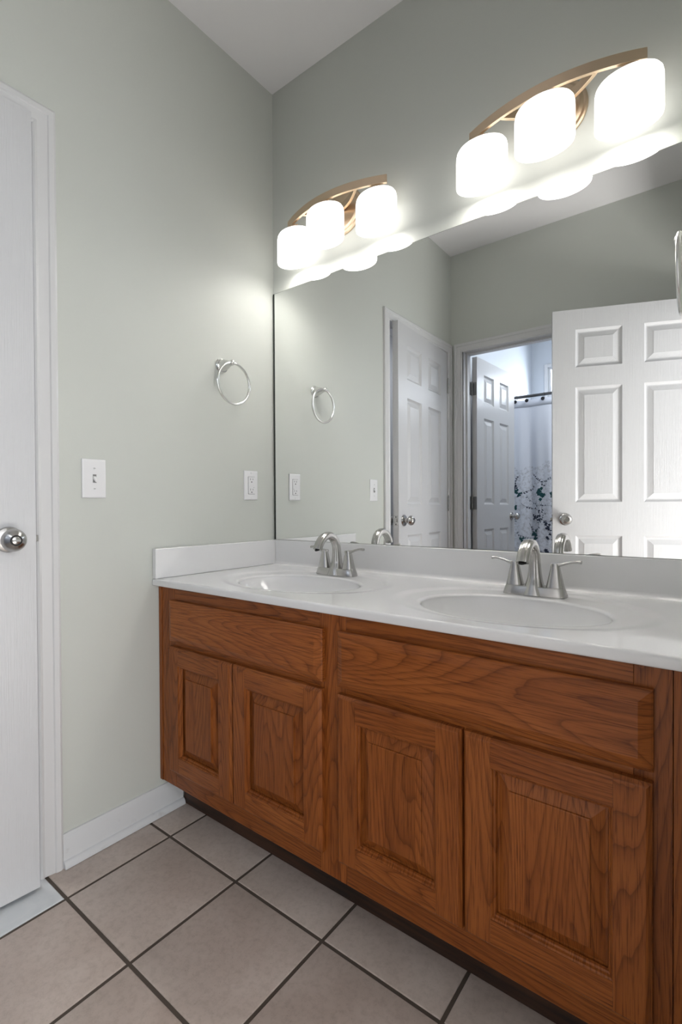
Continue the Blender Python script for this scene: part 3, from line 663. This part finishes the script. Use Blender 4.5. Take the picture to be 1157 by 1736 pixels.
# ------------------------------------------------------------------ shower rod, curtain, rings
YC = -2.87; ZR = 1.935
rod = thing('shower_rod', 'dark metal shower rod across the bathroom above the curtain', 'shower rod', (0, YC, ZR)); P = local(rod)
P(MB().lathe([(0.0125, 0.004), (0.0125, 1.546)], (0, 0, 0), (1, 0, 0), 20), 'tube', M_rod)
P(MB().lathe([(0.028, 0.001), (0.028, 0.006), (0.015, 0.012)], (0, 0, 0), (1, 0, 0), 24), 'end_flange', M_rod)
P(MB().lathe([(0.028, -0.001), (0.028, -0.006), (0.015, -0.012)], (1.55, 0, 0), (1, 0, 0), 24), 'end_flange', M_rod)
def cury(x, z):
    k = min(1, (1.905-z)/0.5)
    return YC + 0.012 + (0.010+0.012*k)*math.sin(x*24+0.6) + 0.008*k*math.sin(x*53+1.1+z*0.6) + 0.004*math.sin(z*3+x*9)
cur = thing('shower_curtain', 'pale lilac shower curtain printed with teal leafy sprigs, hanging in the bathroom', 'shower curtain', (0.75, YC, 0.1))
def cpart(vs, fs, ms, name, mats, solid=0):
    me = bpy.data.meshes.new(name); me.from_pydata(vs, [], fs)
    for m in mats: me.materials.append(m)
    me.polygons.foreach_set('material_index', ms); me.polygons.foreach_set('use_smooth', [True]*len(me.polygons)); me.update()
    o = bpy.data.objects.new(name, me); COL.objects.link(o); o.parent = cur; o.matrix_parent_inverse = Matrix.Translation(-cur.location)
    if solid: s_ = o.modifiers.new('thickness', 'SOLIDIFY'); s_.thickness = solid; s_.offset = -1
    return o
nx_, nz_ = 300, 60; vs = []; fs = []
for i in range(nx_+1):
    for k in range(nz_+1):
        x = 0.03+1.49*i/nx_; z = 0.10+1.80*k/nz_; vs.append((x, cury(x, z), z))
for i in range(nx_):
    for k in range(nz_): a = i*(nz_+1)+k; fs.append((a, a+nz_+1, a+nz_+2, a+1))
cpart(vs, fs, [0]*len(fs), 'cloth', [M_curtain], 0.0012)
vs = []; fs = []
for i in range(nx_+1):
    x = 0.03+1.49*i/nx_
    for z in (1.842, 1.901): vs.append((x, cury(x, z)+0.0025, z))
for i in range(nx_): fs.append((2*i, 2*i+2, 2*i+3, 2*i+1))
cpart(vs, fs, [0]*len(fs), 'top_hem', [mat('curtain_hem', (0.66, 0.69, 0.78), 0.8)], 0.001)
# printed sprigs laid on the cloth
vs = []; fs = []; ms = []
def poly(pts, mi):
    o = len(vs)
    for x, z in pts: vs.append((x, cury(x, z)+0.0022, z))
    fs.append(tuple(range(o, o+len(pts)))); ms.append(mi)
def leaf(x, z, a, l_, w_, mi):
    pts = []
    for u, h_ in ((0, 0), (0.25, 0.8), (0.5, 1.0), (0.8, 0.55), (1, 0), (0.8, -0.55), (0.5, -1.0), (0.25, -0.8)):
        pts.append((x+l_*u*math.cos(a)-w_/2*h_*math.sin(a), z+l_*u*math.sin(a)+w_/2*h_*math.cos(a)))
    poly(pts, mi)
def stem(p0, p1, w_, mi):
    dx, dz = p1[0]-p0[0], p1[1]-p0[1]; l_ = math.hypot(dx, dz) or 1; nx2, nz2 = -dz/l_*w_/2, dx/l_*w_/2
    poly([(p0[0]-nx2, p0[1]-nz2), (p1[0]-nx2, p1[1]-nz2), (p1[0]+nx2, p1[1]+nz2), (p0[0]+nx2, p0[1]+nz2)], mi)
rnd = random.Random(11)
def cluster(x, z, s, mi):
    for q in range(rnd.randint(5, 8)):
        cx, cz = x+rnd.uniform(-1, 1)*s*0.9, z+rnd.uniform(-1, 1)*s*1.2; a0 = rnd.uniform(0, 2*PI)
        for h_ in range(4): leaf(cx, cz, a0+h_*PI/2+rnd.uniform(-.2, .2), s*rnd.uniform(.55, .8), s*rnd.uniform(.5, .65), mi)
def sprig(x, z, a, n, mi, s=0.018):
    for q in range(n):
        st_ = s*1.0; x2, z2 = x+st_*math.cos(a), z+st_*math.sin(a)
        if not (0.04 < x2 < 1.5 and 0.12 < z2): break
        stem((x, z), (x2, z2), 0.0022, mi if mi < 2 else 2); x, z = x2, z2
        if rnd.random() < 0.75: leaf(x, z, a+rnd.choice((-1, 1))*rnd.uniform(.6, 1.3), s*rnd.uniform(.7, 1.2), s*.6, mi)
        a += rnd.uniform(-.3, .3)
for x, z, s, mi in ((0.255, 1.13, .024, 0), (0.275, 1.085, .022, 0), (0.065, 1.12, .020, 0), (0.09, 1.10, .016, 0), (0.055, 1.17, .014, 1), (0.05, 1.00, .018, 0), (0.205, 0.91, .016, 1), (0.245, 0.905, .016, 1),
                    (0.205, 0.78, .022, 0), (0.215, 0.74, .020, 0), (0.11, 0.72, .018, 0), (0.30, 0.86, .016, 1), (0.325, 0.83, .018, 1), (0.33, 0.75, .018, 1), (0.315, 0.62, .020, 1), (0.36, 1.10, .018, 0), (0.375, 1.04, .016, 1), (0.37, 0.96, .014, 1), (0.13, 0.66, .014, 1), (0.38, 0.86, .016, 1)):
    cluster(x, z, s, mi)
for x, z, a, n, mi in ((0.09, 1.27, -2.0, 7, 1), (0.19, 1.28, -1.0, 8, 1), (0.06, 1.08, .5, 9, 1), (0.10, 1.03, -0.8, 10, 1), (0.27, 1.03, -1.4, 7, 1), (0.25, 0.99, -1.6, 5, 1), (0.20, 0.91, -.5, 9, 1), (0.16, .86, -1.1, 8, 1), (0.21, .70, -1.2, 8, 1), (0.33, .82, -1.2, 10, 1), (0.05, .78, -.5, 7, 2), (0.06, .95, -1.5, 12, 2), (0.14, 1.1, -1.2, 14, 2), (0.3, .98, -1.5, 14, 2), (0.24, 1.2, .3, 8, 2)):
    sprig(x, z, a, n, mi)
for q in range(26):
    x = 0.42+1.05*rnd.random(); z = 0.2+0.95*rnd.random(); cluster(x, z, rnd.uniform(.014, .022), rnd.choice((0, 1))); sprig(x, z, rnd.uniform(0, 6.28), 8, 1)
for q in range(10):
    x = 0.06+0.34*rnd.random(); z = 0.16+0.42*rnd.random(); cluster(x, z, rnd.uniform(.014, .022), rnd.choice((0, 1))); sprig(x, z, rnd.uniform(0, 6.28), 8, 1)
cpart(vs, fs, ms, 'printed_sprigs', [M_leafA, M_leafB, M_leafC])
first = None
ringx = [0.058, 0.155, 0.285, 0.41, 0.54, 0.67]
words = ['beside the door edge', 'second from the door', 'third from the door', 'fourth along, behind the bedroom door', 'fifth along, behind the bedroom door', 'sixth along, behind the bedroom door']
for k in range(3):
    if first is None:
        first = thing('curtain_ring', '', 'curtain ring', (0, YC, ZR), 'curtain rings on the shower rod'); P = local(first)
        P(MB().tube([(0, 0.021*math.sin(a), -0.009+0.026*math.cos(a)) for a in [2*PI*j/28 for j in range(28)]], 0.0016, 8, True), 'wire_loop', M_rod)
        P(MB().lathe([(0.0135, 0.030), (0.0155, 0.034), (0.0135, 0.038), (0.004, 0.040)], (0, 0, -0.041), (0, 1, 0), 20), 'ball', M_black)
        r_ = first
    else: r_ = copy_tree(first)
    r_.location.x = ringx[k]; r_['label'] = 'black button curtain ring on the shower rod, ' + ['closest to the open bathroom door', 'the middle of the three seen', 'below the bright window'][k]
